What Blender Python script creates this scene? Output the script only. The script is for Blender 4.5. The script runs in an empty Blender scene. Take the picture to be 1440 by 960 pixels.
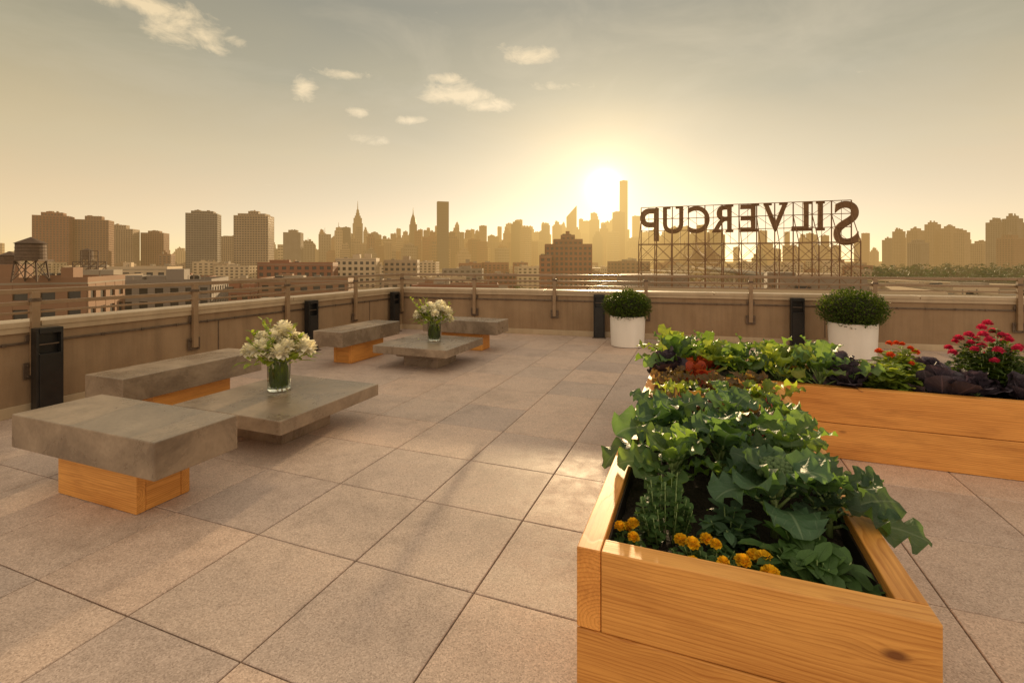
import bpy, bmesh, math, random
from math import sin, cos, pi, radians, exp, log, sqrt
from mathutils import Vector, Matrix
R = random.Random(11)
S = bpy.context.scene
S.view_settings.view_transform = 'Standard'
S.view_settings.look = 'None'
S.view_settings.exposure = 0
YAW = radians(21)
RZ = -YAW
U = Vector((cos(YAW), -sin(YAW), 0)); V = Vector((sin(YAW), cos(YAW), 0)); Z = Vector((0, 0, 1))
SUN_AZ = radians(10.8); SUN_EL = radians(8.6)
SUN = Vector((sin(SUN_AZ)*cos(SUN_EL), cos(SUN_AZ)*cos(SUN_EL), sin(SUN_EL)))

# ------------------------------------------------------------------ mesh builder
class MB:
    def __init__(s):
        s.v = []; s.f = []; s.m = []; s.uv = []; s.t = []
    def face(s, idx, mat=0, uv=None, t=0.5):
        s.f.append(idx); s.m.append(mat); s.uv.append(uv); s.t.append(t)
    def box(s, c, size, mat=0, yaw=0.0, t=0.5, taper=1.0):
        b = len(s.v); cx, cy, cz = c; hx, hy, hz = size[0]/2, size[1]/2, size[2]/2
        ca, sa = cos(yaw), sin(yaw)
        for dz in (-1, 1):
            k = taper if dz > 0 else 1.0
            for dx, dy in ((-1, -1), (1, -1), (1, 1), (-1, 1)):
                x = dx*hx*k; y = dy*hy*k
                s.v.append((cx+x*ca-y*sa, cy+x*sa+y*ca, cz+dz*hz))
        for q in ((0, 3, 2, 1), (4, 5, 6, 7), (0, 1, 5, 4), (1, 2, 6, 5), (2, 3, 7, 6), (3, 0, 4, 7)):
            s.face([b+i for i in q], mat, None, t)
    def tube(s, p0, p1, r0, r1=None, mat=0, seg=6, t=0.5, cap=True):
        r1 = r0 if r1 is None else r1
        p0 = Vector(p0); p1 = Vector(p1); d = (p1-p0)
        if d.length < 1e-6: return
        d.normalize()
        a = d.orthogonal().normalized(); c = d.cross(a)
        b = len(s.v)
        for p, r in ((p0, r0), (p1, r1)):
            for i in range(seg):
                an = 2*pi*i/seg
                s.v.append(tuple(p+a*cos(an)*r+c*sin(an)*r))
        for i in range(seg):
            j = (i+1) % seg
            s.face([b+i, b+j, b+seg+j, b+seg+i], mat, None, t)
        if cap:
            s.face([b+i for i in range(seg)][::-1], mat, None, t); s.face([b+seg+i for i in range(seg)], mat, None, t)
    def beam(s, p0, p1, th, mat=0):
        s.tube(p0, p1, th*0.7, th*0.7, mat, 4)
    def lathe(s, prof, c=(0, 0, 0), seg=48, mat=0, t=0.5):
        b = len(s.v); n = len(prof)
        for r, z in prof:
            for i in range(seg):
                an = 2*pi*i/seg
                s.v.append((c[0]+r*cos(an), c[1]+r*sin(an), c[2]+z))
        for k in range(n-1):
            for i in range(seg):
                j = (i+1) % seg
                s.face([b+k*seg+i, b+k*seg+j, b+(k+1)*seg+j, b+(k+1)*seg+i], mat, None, t)
    def build(s, name, mats, parent=None, loc=(0, 0, 0), rz=0.0, smooth=False, bevel=0.0):
        me = bpy.data.meshes.new(name)
        me.from_pydata(s.v, [], s.f)
        for m in mats: me.materials.append(m)
        me.polygons.foreach_set('material_index', s.m)
        if smooth: me.polygons.foreach_set('use_smooth', [True]*len(s.f))
        at = me.attributes.new('tint', 'FLOAT', 'FACE')
        at.data.foreach_set('value', s.t)
        if any(u is not None for u in s.uv):
            ul = me.uv_layers.new(name='UVMap'); buf = []
            for f, u in zip(s.f, s.uv):
                if u is None: u = [(0.2, 0.5)]*len(f)
                for q in u: buf += [q[0], q[1]]
            ul.data.foreach_set('uv', buf)
        me.update()
        o = bpy.data.objects.new(name, me)
        S.collection.objects.link(o)
        o.location = loc; o.rotation_euler = (0, 0, rz)
        if parent: o.parent = parent
        if bevel:
            md = o.modifiers.new('bev', 'BEVEL'); md.width = bevel; md.segments = 2; md.limit_method = 'ANGLE'
        return o
    def leaf(mb, p, az, pitch, L, Wd, droop, mat=0, ns=7, nj=2, ruf=.15, fold=.25, lobe=0.0, lk=5, shape=.8, tint=None, roll=0.0, pw=.75, rf=15):
        if tint is None: tint = R.random()
        h = Vector((cos(az), sin(az), 0)); s0 = Vector((-sin(az), cos(az), 0))
        ph = R.random()*6; pos = Vector(p); ang = pitch; b = len(mb.v); nr = 2*nj+1
        qs = [(1-cos(pi*i/ns))/2*.65+.35*i/ns for i in range(ns+1)]
        for i in range(ns+1):
            q = qs[i]; ang = pitch-droop*q
            t = h*cos(ang)+Z*sin(ang); n = -h*sin(ang)+Z*cos(ang)
            side = s0*cos(roll)+n*sin(roll); nn = n*cos(roll)-s0*sin(roll)
            w = Wd*(max(0.0, sin(pi*q**shape))**pw)+.0012
            for j in range(-nj, nj+1):
                x = j/nj
                ww = w*(1+lobe*sin(lk*2*pi*q+ph+(1 if x > 0 else 0))*abs(x))
                e = ruf*w*x*x*(sin(q*rf+ph+(1.7 if x > 0 else 0))+.4*sin(q*rf*2.3+ph*2))
                mb.v.append(tuple(pos+side*x*ww+nn*(abs(x)*fold*w+e)))
            if i < ns: pos = pos+t*(L*(qs[i+1]-q))
        for i in range(ns):
            for j in range(nr-1):
                a = b+i*nr+j
                mb.face([a, a+1, a+1+nr, a+nr], mat,
                        [(j/(nr-1), qs[i]), ((j+1)/(nr-1), qs[i]), ((j+1)/(nr-1), qs[i+1]), (j/(nr-1), qs[i+1])], tint)
        return pos
    def bloom(mb, c, r, n, mat=0, flat=1.0, pw=.45):
        c = Vector(c)
        mb.lathe([(r*.02, -r*.5*flat), (r*.5, -r*.3*flat), (r*.62, 0), (r*.5, r*.4*flat), (r*.02, r*.6*flat)], c, 8, mat, .2)
        for i in range(n):
            z = 1-1.6*(i+.5)/n; an = i*2.39996+R.random()*.3
            rr = sqrt(max(0, 1-z*z))
            d = Vector((rr*cos(an), rr*sin(an), z*flat))
            mb.leaf(c+d*r*.4, an, math.asin(max(-1, min(1, z)))*.9, r*.72, r*pw*.6, R.uniform(-1.1, .5), mat, 3, 1, .1, .5, 0, 3, 1.1, R.random(), 0, .5)

def empty(name, loc=(0, 0, 0), rz=0.0):
    e = bpy.data.objects.new(name, None); S.collection.objects.link(e)
    e.location = loc; e.rotation_euler = (0, 0, rz); e.empty_display_size = .2
    return e

# ------------------------------------------------------------------ node helpers
class NT:
    def __init__(s, nt): s.nt = nt; s.n = nt.nodes; s.l = nt.links
    def node(s, typ, **kw):
        n = s.n.new(typ)
        for k, v in kw.items(): setattr(n, k, v)
        return n
    def put(s, sock, v):
        if isinstance(v, bpy.types.NodeSocket): s.l.new(v, sock)
        elif v is not None: sock.default_value = v
    def math(s, op, a, b=None, clamp=False):
        n = s.node('ShaderNodeMath', operation=op); n.use_clamp = clamp
        s.put(n.inputs[0], a); s.put(n.inputs[1], b); return n.outputs[0]
    def vmath(s, op, a, b=None):
        n = s.node('ShaderNodeVectorMath', operation=op)
        s.put(n.inputs[0], a); s.put(n.inputs[1], b)
        return n.outputs['Value'] if op in ('DOT_PRODUCT', 'LENGTH') else n.outputs[0]
    def mix(s, f, a, b, blend='MIX'):
        n = s.node('ShaderNodeMix', data_type='RGBA', blend_type=blend)
        s.put(n.inputs[0], f); s.put(n.inputs[6], a); s.put(n.inputs[7], b); return n.outputs[2]
    def ramp(s, f, stops, interp='LINEAR'):
        n = s.node('ShaderNodeValToRGB'); cr = n.color_ramp; cr.interpolation = interp
        while len(cr.elements) < len(stops): cr.elements.new(.5)
        for e, (p, c) in zip(cr.elements, stops):
            e.position = p; e.color = c if len(c) == 4 else (*c, 1)
        s.put(n.inputs[0], f); return n.outputs[0]
    def noise(s, vec, scale, detail=4, rough=.55, dist=0.0):
        n = s.node('ShaderNodeTexNoise'); s.put(n.inputs['Vector'], vec)
        n.inputs['Scale'].default_value = scale; n.inputs['Detail'].default_value = detail
        n.inputs['Roughness'].default_value = rough; n.inputs['Distortion'].default_value = dist
        return n.outputs[0]
    def mapr(s, v, a, b, c=0.0, d=1.0):
        n = s.node('ShaderNodeMapRange'); s.put(n.inputs[0], v)
        for i, x in enumerate((a, b, c, d)): n.inputs[i+1].default_value = x
        return n.outputs[0]
    def scale(s, vec, sx, sy, sz): return s.vmath('MULTIPLY', vec, (sx, sy, sz))

def c4(c): return (c[0], c[1], c[2], 1)
def haze(N, sh, L=2900.0):  # haze light painted into the material as emission, brighter towards the sun
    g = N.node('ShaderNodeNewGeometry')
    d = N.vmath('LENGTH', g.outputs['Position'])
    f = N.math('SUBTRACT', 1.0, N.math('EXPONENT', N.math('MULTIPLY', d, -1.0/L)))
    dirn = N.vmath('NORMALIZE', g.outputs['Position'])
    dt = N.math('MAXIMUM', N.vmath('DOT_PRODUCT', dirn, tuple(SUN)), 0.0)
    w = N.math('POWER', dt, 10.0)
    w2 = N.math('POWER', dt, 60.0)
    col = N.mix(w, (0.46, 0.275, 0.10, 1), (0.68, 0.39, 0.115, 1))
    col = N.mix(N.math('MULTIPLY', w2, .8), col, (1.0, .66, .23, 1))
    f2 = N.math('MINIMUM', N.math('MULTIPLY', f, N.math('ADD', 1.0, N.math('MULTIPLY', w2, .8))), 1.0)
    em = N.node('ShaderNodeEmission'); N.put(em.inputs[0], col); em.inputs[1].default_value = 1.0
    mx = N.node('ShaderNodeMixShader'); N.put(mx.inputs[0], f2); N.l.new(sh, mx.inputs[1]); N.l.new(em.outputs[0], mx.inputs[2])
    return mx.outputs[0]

def newmat(name):
    m = bpy.data.materials.new(name); m.use_nodes = True
    m.cycles.emission_sampling = 'NONE'
    m.node_tree.nodes.clear()
    N = NT(m.node_tree); out = N.node('ShaderNodeOutputMaterial')
    return m, N, out
def basic(name, c1, c2=None, scale=5, rough=.6, metal=0.0, bump=0.0, bscale=60, hz=False, tint=0.0, spec=.5, bdist=.004, streak=0.0):
    m, N, out = newmat(name)
    tc = N.node('ShaderNodeTexCoord').outputs['Object']
    col = N.mix(N.mapr(N.noise(tc, scale, 3 if hz else 6, .6), .3, .7), c4(c1), c4(c2 or c1))
    if streak:
        sn = N.noise(N.scale(tc, 7, 7, .5), 1.0, 5, .65)
        col = N.mix(1.0, col, N.ramp(sn, [(.3, (1-streak,)*3), (.55, (1, 1, 1)), (.8, (1+streak*.3,)*3)]), 'MULTIPLY')
    if tint:
        at = N.node('ShaderNodeAttribute', attribute_name='tint').outputs['Fac']
        col = N.mix(1.0, col, N.ramp(at, [(0, (1-tint,)*3), (1, (1+tint,)*3)]), 'MULTIPLY')
    p = N.node('ShaderNodeBsdfPrincipled')
    N.put(p.inputs['Base Color'], col); p.inputs['Roughness'].default_value = rough
    p.inputs['Metallic'].default_value = metal; p.inputs['Specular IOR Level'].default_value = spec
    if bump:
        b = N.node('ShaderNodeBump'); b.inputs['Strength'].default_value = bump; b.inputs['Distance'].default_value = bdist
        N.put(b.inputs['Height'], N.noise(tc, bscale, 5, .6)); N.l.new(b.outputs[0], p.inputs['Normal'])
    sh = p.outputs[0]
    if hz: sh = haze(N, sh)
    N.l.new(sh, out.inputs[0])
    return m

def leafmat(name, c, vein, trans, rough=.5, tfac=.42, hz=False):
    m, N, out = newmat(name)
    tc = N.node('ShaderNodeTexCoord')
    uv = N.node('ShaderNodeSeparateXYZ'); N.l.new(tc.outputs['UV'], uv.inputs[0])
    ax = N.math('ABSOLUTE', N.math('SUBTRACT', uv.outputs[0], .5))
    mid = N.mapr(ax, .012, .04, 1, 0)
    fr = N.math('FRACT', N.math('SUBTRACT', N.math('MULTIPLY', uv.outputs[1], 7.0), N.math('MULTIPLY', ax, 5.0)))
    sv = N.mapr(N.math('ABSOLUTE', N.math('SUBTRACT', fr, .5)), .42, .5, 0, .55)
    vn = N.math('MAXIMUM', mid, sv)
    at = N.node('ShaderNodeAttribute', attribute_name='tint').outputs['Fac']
    nz = N.noise(tc.outputs['Object'], 22, 3)
    k = N.mapr(N.math('ADD', at, N.math('MULTIPLY', nz, .6)), 0, 1.6, .5, 1.6)
    kk = N.node('ShaderNodeCombineXYZ'); [N.put(kk.inputs[i], k) for i in range(3)]
    col = N.mix(1.0, N.mix(N.math('MULTIPLY', vn, .55), c4(c), c4(vein)), kk.outputs[0], 'MULTIPLY')
    p = N.node('ShaderNodeBsdfPrincipled'); N.put(p.inputs['Base Color'], col); p.inputs['Roughness'].default_value = rough
    p.inputs['Specular IOR Level'].default_value = .3
    if not hz:
        b = N.node('ShaderNodeBump'); b.inputs['Strength'].default_value = .7; b.inputs['Distance'].default_value = .005
        N.put(b.inputs['Height'], N.math('ADD', N.noise(tc.outputs['Object'], 50, 2), N.math('MULTIPLY', vn, -.6)))
        N.l.new(b.outputs[0], p.inputs['Normal'])
    tr = N.node('ShaderNodeBsdfTranslucent')
    N.put(tr.inputs[0], N.mix(1.0, N.mix(N.math('MULTIPLY', vn, .5), c4(trans), c4(vein)), kk.outputs[0], 'MULTIPLY'))
    mx = N.node('ShaderNodeMixShader'); mx.inputs[0].default_value = tfac
    N.l.new(p.outputs[0], mx.inputs[1]); N.l.new(tr.outputs[0], mx.inputs[2])
    sh = mx.outputs[0]
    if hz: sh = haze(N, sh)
    N.l.new(sh, out.inputs[0])
    return m

def woodmat(name, light, dark, rough=.5):
    m, N, out = newmat(name)
    tc = N.node('ShaderNodeTexCoord').outputs['Object']
    oi = N.node('ShaderNodeObjectInfo').outputs['Random']
    off = N.node('ShaderNodeCombineXYZ')
    N.put(off.inputs[0], N.math('MULTIPLY', oi, 37.0))
    N.put(off.inputs[2], N.math('MULTIPLY', N.math('SUBTRACT', oi, .5), .14))
    v = N.vmath('ADD', tc, off.outputs[0])
    n1 = N.noise(N.scale(v, .7, 4, 4), 1.6, 3, .5)
    sp = N.node('ShaderNodeSeparateXYZ'); N.l.new(v, sp.inputs[0])
    kv = N.node('ShaderNodeTexVoronoi'); kv.inputs['Scale'].default_value = 1.0
    N.put(kv.inputs['Vector'], N.scale(v, 3.2, 1.5, 7.0))
    kd = kv.outputs['Distance']
    kn = N.mapr(kd, .06, .13, 1, 0); kw = N.mapr(kd, 0, .45, 1, 0)
    y2 = N.math('ADD', sp.outputs[1], .035); z2 = N.math('ADD', sp.outputs[2], .03)
    r = N.math('SQRT', N.math('ADD', N.math('MULTIPLY', y2, y2), N.math('MULTIPLY', z2, z2)))
    r = N.math('ADD', r, N.math('MULTIPLY', n1, .055))
    r = N.math('ADD', r, N.math('MULTIPLY', N.math('MULTIPLY', kw, kw), .03))
    ring = N.math('FRACT', N.math('MULTIPLY', r, 85.0))
    ring = N.ramp(ring, [(0, (0, 0, 0)), (.5, (.25,)*3), (.85, (1, 1, 1)), (1, (0, 0, 0))])
    fine = N.noise(N.scale(v, 3, 130, 130), 1.0, 4, .65)
    big = N.noise(N.scale(v, .7, 3, 3), 1.5, 4)
    f = N.math('ADD', N.math('MULTIPLY', ring, .42), N.math('MULTIPLY', N.math('SUBTRACT', fine, .5), 1.2))
    f = N.math('ADD', f, N.mapr(big, .3, .7, -.08, .5), True)
    col = N.mix(f, c4(light), c4(dark))
    hue = N.ramp(oi, [(0, (.88, .86, .82)), (.5, (1, 1, 1)), (1, (1.05, 1.0, .95))])
    col = N.mix(1.0, col, hue, 'MULTIPLY')
    # weathering smudges
    sm = N.noise(N.scale(v, 2, 9, 9), 1.3, 5, .65)
    col = N.mix(1.0, col, N.ramp(sm, [(.3, (.80, .76, .72)), (.5, (1, 1, 1))]), 'MULTIPLY')
    col = N.mix(N.math('MULTIPLY', kn, .85), col, (dark[0]*.3, dark[1]*.22, dark[2]*.25, 1))
    p = N.node('ShaderNodeBsdfPrincipled'); N.put(p.inputs['Base Color'], col); p.inputs['Roughness'].default_value = rough
    b = N.node('ShaderNodeBump'); b.inputs['Strength'].default_value = .4; b.inputs['Distance'].default_value = .002
    N.put(b.inputs['Height'], N.math('SUBTRACT', N.math('MULTIPLY', fine, .8), N.math('MULTIPLY', ring, .3)))
    N.l.new(b.outputs[0], p.inputs['Normal'])
    N.l.new(p.outputs[0], out.inputs[0])
    return m

# ------------------------------------------------------------------ materials
def paver_mat():
    m, N, out = newmat('concrete_paver')
    tc = N.node('ShaderNodeTexCoord').outputs['Object']
    at = N.node('ShaderNodeAttribute', attribute_name='tint').outputs['Fac']
    vo = N.node('ShaderNodeTexVoronoi'); vo.inputs['Scale'].default_value = 190; N.put(vo.inputs['Vector'], tc)
    sp = N.node('ShaderNodeSeparateColor'); N.l.new(vo.outputs['Color'], sp.inputs[0])
    grain = sp.outputs[0]
    n2 = N.noise(tc, 420, 2, .6); n3 = N.noise(tc, 1.7, 6, .65); n4 = N.noise(tc, 9, 5, .6)
    g = N.math('ADD', N.math('MULTIPLY', grain, .55), N.math('MULTIPLY', n2, .45))
    col = N.ramp(g, [(.12, (.29, .205, .165)), (.35, (.49, .375, .305)), (.65, (.60, .465, .385)), (.9, (.78, .63, .53))])
    col = N.mix(1.0, col, N.ramp(at, [(0, (.84, .84, .87)), (.5, (.97, .96, .95)), (1, (1.09, 1.03, .98))]), 'MULTIPLY')
    col = N.mix(1.0, col, N.ramp(N.math('ADD', N.math('MULTIPLY', n3, .6), N.math('MULTIPLY', n4, .4)), [(.33, (.74, .73, .72)), (.52, (1, 1, 1)), (.7, (1.07, 1.05, 1.03))]), 'MULTIPLY')
    p = N.node('ShaderNodeBsdfPrincipled'); N.put(p.inputs['Base Color'], col)
    p.inputs['Specular IOR Level'].default_value = .55
    N.put(p.inputs['Roughness'], N.mapr(n4, .3, .7, .48, .7))
    b = N.node('ShaderNodeBump'); b.inputs['Strength'].default_value = .45; b.inputs['Distance'].default_value = .0015
    N.put(b.inputs['Height'], g); N.l.new(b.outputs[0], p.inputs['Normal'])
    N.l.new(p.outputs[0], out.inputs[0]); return m
def concrete_mat():
    m, N, out = newmat('cast_concrete')
    tc = N.node('ShaderNodeTexCoord').outputs['Object']
    oi = N.node('ShaderNodeObjectInfo').outputs['Random']
    of = N.node('ShaderNodeCombineXYZ'); N.put(of.inputs[0], N.math('MULTIPLY', oi, 23.0))
    v = N.vmath('ADD', tc, of.outputs[0])
    n1 = N.noise(v, 1.9, 8, .66, .5); n2 = N.noise(v, 45, 4, .6)
    col = N.ramp(n1, [(.3, (.15, .108, .075)), (.45, (.235, .175, .123)), (.56, (.32, .24, .17)), (.72, (.44, .34, .245))])
    col = N.mix(1.0, col, N.ramp(n2, [(.3, (.87,)*3), (.6, (1.03,)*3)]), 'MULTIPLY')
    vo = N.node('ShaderNodeTexVoronoi'); vo.inputs['Scale'].default_value = 38; N.put(vo.inputs['Vector'], v)
    pit = N.mapr(vo.outputs['Distance'], .06, .13, 1, 0)
    col = N.mix(N.math('MULTIPLY', pit, .4), col, (.08, .06, .045, 1))
    p = N.node('ShaderNodeBsdfPrincipled'); N.put(p.inputs['Base Color'], col)
    N.put(p.inputs['Roughness'], N.mapr(n1, .3, .7, .2, .38))
    b = N.node('ShaderNodeBump'); b.inputs['Strength'].default_value = .2; b.inputs['Distance'].default_value = .003
    N.put(b.inputs['Height'], N.math('SUBTRACT', n2, pit)); N.l.new(b.outputs[0], p.inputs['Normal'])
    N.l.new(p.outputs[0], out.inputs[0]); return m
M_PAVE = paver_mat(); M_CONC = concrete_mat()
M_GAP = basic('gap_dark', (.03, .025, .02), rough=.9)
M_WOOD = woodmat('cedar_wood', (.84, .41, .10), (.44, .155, .022))
M_STUC = basic('stucco_wall', (.27, .17, .09), (.35, .235, .135), 1.7, .8, bump=.4, bscale=90, streak=.22)
M_COPE = basic('coping_metal', (.42, .31, .19), (.52, .40, .26), 2, .42, bump=.05, streak=.12)
M_RAIL = basic('rail_paint', (.25, .16, .085), (.32, .21, .12), 6, .42)
M_STEEL = basic('steel_bracket', (.10, .07, .05), (.18, .13, .09), 20, .4, .5)
M_BLACK = basic('black_metal', (.018, .017, .016), (.03, .028, .026), 8, .35, .3)
M_WHITE = basic('white_planter', (.80, .75, .68), (.84, .80, .74), 3, .4, streak=.06)
M_SOIL = basic('soil', (.012, .009, .006), (.045, .03, .02), 40, .95, bump=.9, bscale=45, bdist=.02)
M_STEM = basic('stem_green', (.16, .24, .07), (.24, .32, .11), 20, .5)
M_STEMR = basic('stem_red', (.35, .05, .04), (.5, .1, .05), 20, .5)
M_KALE = leafmat('kale_leaf', (.065, .125, .068), (.24, .33, .19), (.20, .35, .06))
M_KALE2 = leafmat('brassica_leaf', (.085, .155, .055), (.27, .36, .14), (.30, .46, .05))
M_LIME = leafmat('lettuce_leaf', (.17, .24, .035), (.34, .40, .12), (.50, .58, .05))
M_CHARD = leafmat('chard_leaf', (.10, .075, .03), (.45, .08, .05), (.36, .22, .04))
M_REDL = leafmat('red_lettuce_leaf', (.24, .04, .02), (.30, .10, .05), (.75, .13, .03))
M_PURP = leafmat('cabbage_leaf', (.075, .060, .080), (.22, .16, .20), (.12, .07, .09), .45, .15)
M_HERB = leafmat('herb_leaf', (.075, .145, .045), (.12, .2, .07), (.20, .33, .05))
M_BOX = leafmat('boxwood_leaf', (.055, .095, .02), (.07, .11, .03), (.19, .26, .02), .4)
M_MARI = leafmat('marigold_petal', (.92, .54, .012), (.9, .50, .015), (.95, .57, .02), .6, .3)
M_PINK = leafmat('pink_petal', (.62, .03, .10), (.6, .05, .1), (.8, .06, .14), .6, .3)
M_ORFL = leafmat('orange_petal', (.75, .10, .02), (.75, .1, .02), (.9, .15, .03), .6, .3)
M_WHFL = leafmat('cream_petal', (.88, .84, .70), (.88, .84, .66), (.92, .84, .55), .6, .38)
M_BROC = basic('broccoli_head', (.06, .11, .04), (.11, .17, .06), 90, .8, bump=.8, bscale=200)
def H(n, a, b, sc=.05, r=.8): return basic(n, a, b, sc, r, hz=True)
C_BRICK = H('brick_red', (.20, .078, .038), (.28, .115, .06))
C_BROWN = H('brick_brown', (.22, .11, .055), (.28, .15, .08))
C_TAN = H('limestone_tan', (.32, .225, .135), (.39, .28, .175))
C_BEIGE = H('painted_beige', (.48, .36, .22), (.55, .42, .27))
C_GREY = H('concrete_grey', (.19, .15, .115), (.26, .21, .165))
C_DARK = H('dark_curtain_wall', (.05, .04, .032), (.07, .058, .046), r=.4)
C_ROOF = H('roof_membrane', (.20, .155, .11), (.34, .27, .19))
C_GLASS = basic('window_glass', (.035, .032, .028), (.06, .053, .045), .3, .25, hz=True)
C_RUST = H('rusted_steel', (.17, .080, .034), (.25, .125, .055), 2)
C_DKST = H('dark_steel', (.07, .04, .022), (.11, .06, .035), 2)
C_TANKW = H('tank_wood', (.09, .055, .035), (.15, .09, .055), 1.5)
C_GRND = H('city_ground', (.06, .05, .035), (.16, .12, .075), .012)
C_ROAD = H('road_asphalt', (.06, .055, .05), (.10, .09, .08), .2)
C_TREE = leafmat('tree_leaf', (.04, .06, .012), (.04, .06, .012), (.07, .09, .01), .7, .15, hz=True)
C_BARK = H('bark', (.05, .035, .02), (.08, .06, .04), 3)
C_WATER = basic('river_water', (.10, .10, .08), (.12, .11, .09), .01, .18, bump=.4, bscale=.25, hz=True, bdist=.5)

# ------------------------------------------------------------------ world
w = bpy.data.worlds.new('World'); S.world = w; w.use_nodes = True
w.node_tree.nodes.clear(); N = NT(w.node_tree)
wo = N.node('ShaderNodeOutputWorld')
dv = N.vmath('NORMALIZE', N.node('ShaderNodeTexCoord').outputs['Generated'])
sz = N.node('ShaderNodeSeparateXYZ'); N.l.new(dv, sz.inputs[0]); z = sz.outputs[2]
lown = N.noise(N.scale(dv, 1, 1, 3.5), 1.6, 4, .55, .5)
zz = N.math('ADD', z, N.math('MULTIPLY', N.math('SUBTRACT', lown, .5), .12), True)
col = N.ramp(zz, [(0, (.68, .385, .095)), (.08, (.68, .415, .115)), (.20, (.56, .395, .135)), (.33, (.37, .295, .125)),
                  (.46, (.245, .21, .108)), (.62, (.42, .35, .22)), (1, (.94, .80, .58))])  # overhead end, out of frame, raised as added fill light
back = N.mapr(sz.outputs[1], .15, -.5, 0, 1)  # sky behind the camera brightened and warmed as added fill light
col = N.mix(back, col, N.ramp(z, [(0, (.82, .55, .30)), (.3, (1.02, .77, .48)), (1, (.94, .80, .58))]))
dt = N.math('MAXIMUM', N.vmath('DOT_PRODUCT', dv, tuple(SUN)), 0.0)
def glow(col, p, c, k):
    g = N.math('MULTIPLY', N.math('POWER', dt, p), k)
    kk = N.node('ShaderNodeCombineXYZ')
    for i in range(3): N.put(kk.inputs[i], N.math('MULTIPLY', g, c[i]))
    return N.vmath('ADD', col, kk.outputs[0])
cn = N.noise(N.scale(dv, 1, 1, 1.9), 17.0, 8, .66, .4)
mask = None
for (t, e, sx, se, k) in ((-.76, .53, .10, .018, 1.1), (-.67, .475, .075, .026, 1.08), (-.62, .44, .03, .012, .9), (-.12, .345, .085, .020, 1.15), (.035, .425, .055, .016, 1.1),
                     (-.43, .355, .022, .024, 1.05), (-.355, .385, .05, .010, .95), (-.04, .32, .055, .014, 1.15),
                     (-.315, .305, .030, .013, 1.15), (-.205, .29, .040, .009, 1.1), (-.28, .25, .06, .012, .65), (.08, .36, .08, .014, .65), (-.57, .455, .03, .012, 1.0), (-.13, .375, .05, .012, .95)):
    c = Vector((t, 1, e)).normalized()
    df = N.vmath('SUBTRACT', dv, tuple(c))
    df = N.scale(df, 1/sx, 1/sx, 1/se)
    g = N.math('MULTIPLY', N.math('EXPONENT', N.math('MULTIPLY', N.vmath('DOT_PRODUCT', df, df), -1.0)), k)
    mask = g if mask is None else N.math('MAXIMUM', mask, g)
cl = N.mapr(N.math('ADD', N.math('MULTIPLY', mask, .42), cn), .69, 1.0)
veil = N.mapr(N.noise(N.scale(dv, 1, 1, 2.6), 3.2, 5, .6, .6), .46, .75, 0, .4)
veil = N.math('MULTIPLY', veil, N.mapr(z, .12, .35))
col = N.mix(veil, col, (.56, .45, .25, 1))
col = glow(col, 3.5, (1, .78, .35), .05)
col = glow(col, 24, (1, .70, .26), .12)
col = glow(col, 130, (1, .72, .28), .18)
col = N.mix(N.math('MULTIPLY', cl, .8), col, (.93, .69, .34, 1))
col = glow(col, 700, (1, .78, .36), .5)
col = glow(col, 2500, (1, .85, .5), 1.2)
col = glow(col, 9000, (1, .93, .7), 12.0)
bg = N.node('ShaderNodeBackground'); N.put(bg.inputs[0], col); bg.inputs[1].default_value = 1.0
sk = N.node('ShaderNodeTexSky'); sk.sky_type = 'NISHITA'; sk.sun_disc = False
sk.sun_elevation = SUN_EL; sk.sun_rotation = SUN_AZ; sk.dust_density = .15; sk.air_density = .5; sk.ozone_density = .3
bg2 = N.node('ShaderNodeBackground'); N.put(bg2.inputs[0], sk.outputs[0]); bg2.inputs[1].default_value = .05
ad = N.node('ShaderNodeAddShader'); N.l.new(bg.outputs[0], ad.inputs[0]); N.l.new(bg2.outputs[0], ad.inputs[1])
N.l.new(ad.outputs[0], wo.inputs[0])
ld = bpy.data.lights.new('sun', 'SUN'); ld.energy = 5.0; ld.angle = radians(.8); ld.color = (1, .72, .40)
lo = bpy.data.objects.new('sun', ld); S.collection.objects.link(lo); lo.rotation_euler = (-SUN).to_track_quat('-Z', 'Y').to_euler()
lo.location = (0, 0, 60)

# ------------------------------------------------------------------ camera
cd = bpy.data.cameras.new('camera'); cd.lens = 17; cd.sensor_width = 36; cd.shift_y = -0.0785; cd.clip_end = 60000; cd.clip_start = .05
co = bpy.data.objects.new('camera', cd); S.collection.objects.link(co); co.location = (0, 0, 1.4); co.rotation_euler = (radians(90), 0, 0)
S.camera = co

# ------------------------------------------------------------------ deck
CORN = Vector((-2.28, 10.0, 0)); FA = radians(15.5)
WD = Vector((cos(FA), -sin(FA), 0)); WN = Vector((sin(FA), cos(FA), 0))
T = .61
mb = MB(); u0, v0 = -1.493, 1.850
def P(u, v): q = U*u+V*v; return (q.x, q.y)
for i in range(-11, 22):
    for j in range(-12, 18):
        a0, b0 = u0+i*T+.003, v0+j*T+.003; a1, b1 = a0+T-.006, b0+T-.006
        tt = R.random(); dz = R.uniform(-.0006, .0006)
        if (U*a0+V*b0-CORN).dot(WN) > .3: continue
        b = len(mb.v); c = .003
        for (aa, bb, zz_) in ((a0, b0, -.04), (a1, b0, -.04), (a1, b1, -.04), (a0, b1, -.04), (a0, b0, -c), (a1, b0, -c), (a1, b1, -c), (a0, b1, -c),
                              (a0+c, b0+c, 0), (a1-c, b0+c, 0), (a1-c, b1-c, 0), (a0+c, b1-c, 0)):
            x, y = P(aa, bb); mb.v.append((x, y, zz_+dz))
        for k in range(2):
            for q in range(4):
                r = (q+1) % 4; mb.face([b+k*4+q, b+k*4+r, b+k*4+4+r, b+k*4+4+q], 0, None, tt)
        mb.face([b+8, b+9, b+10, b+11], 0, None, tt)
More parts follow.
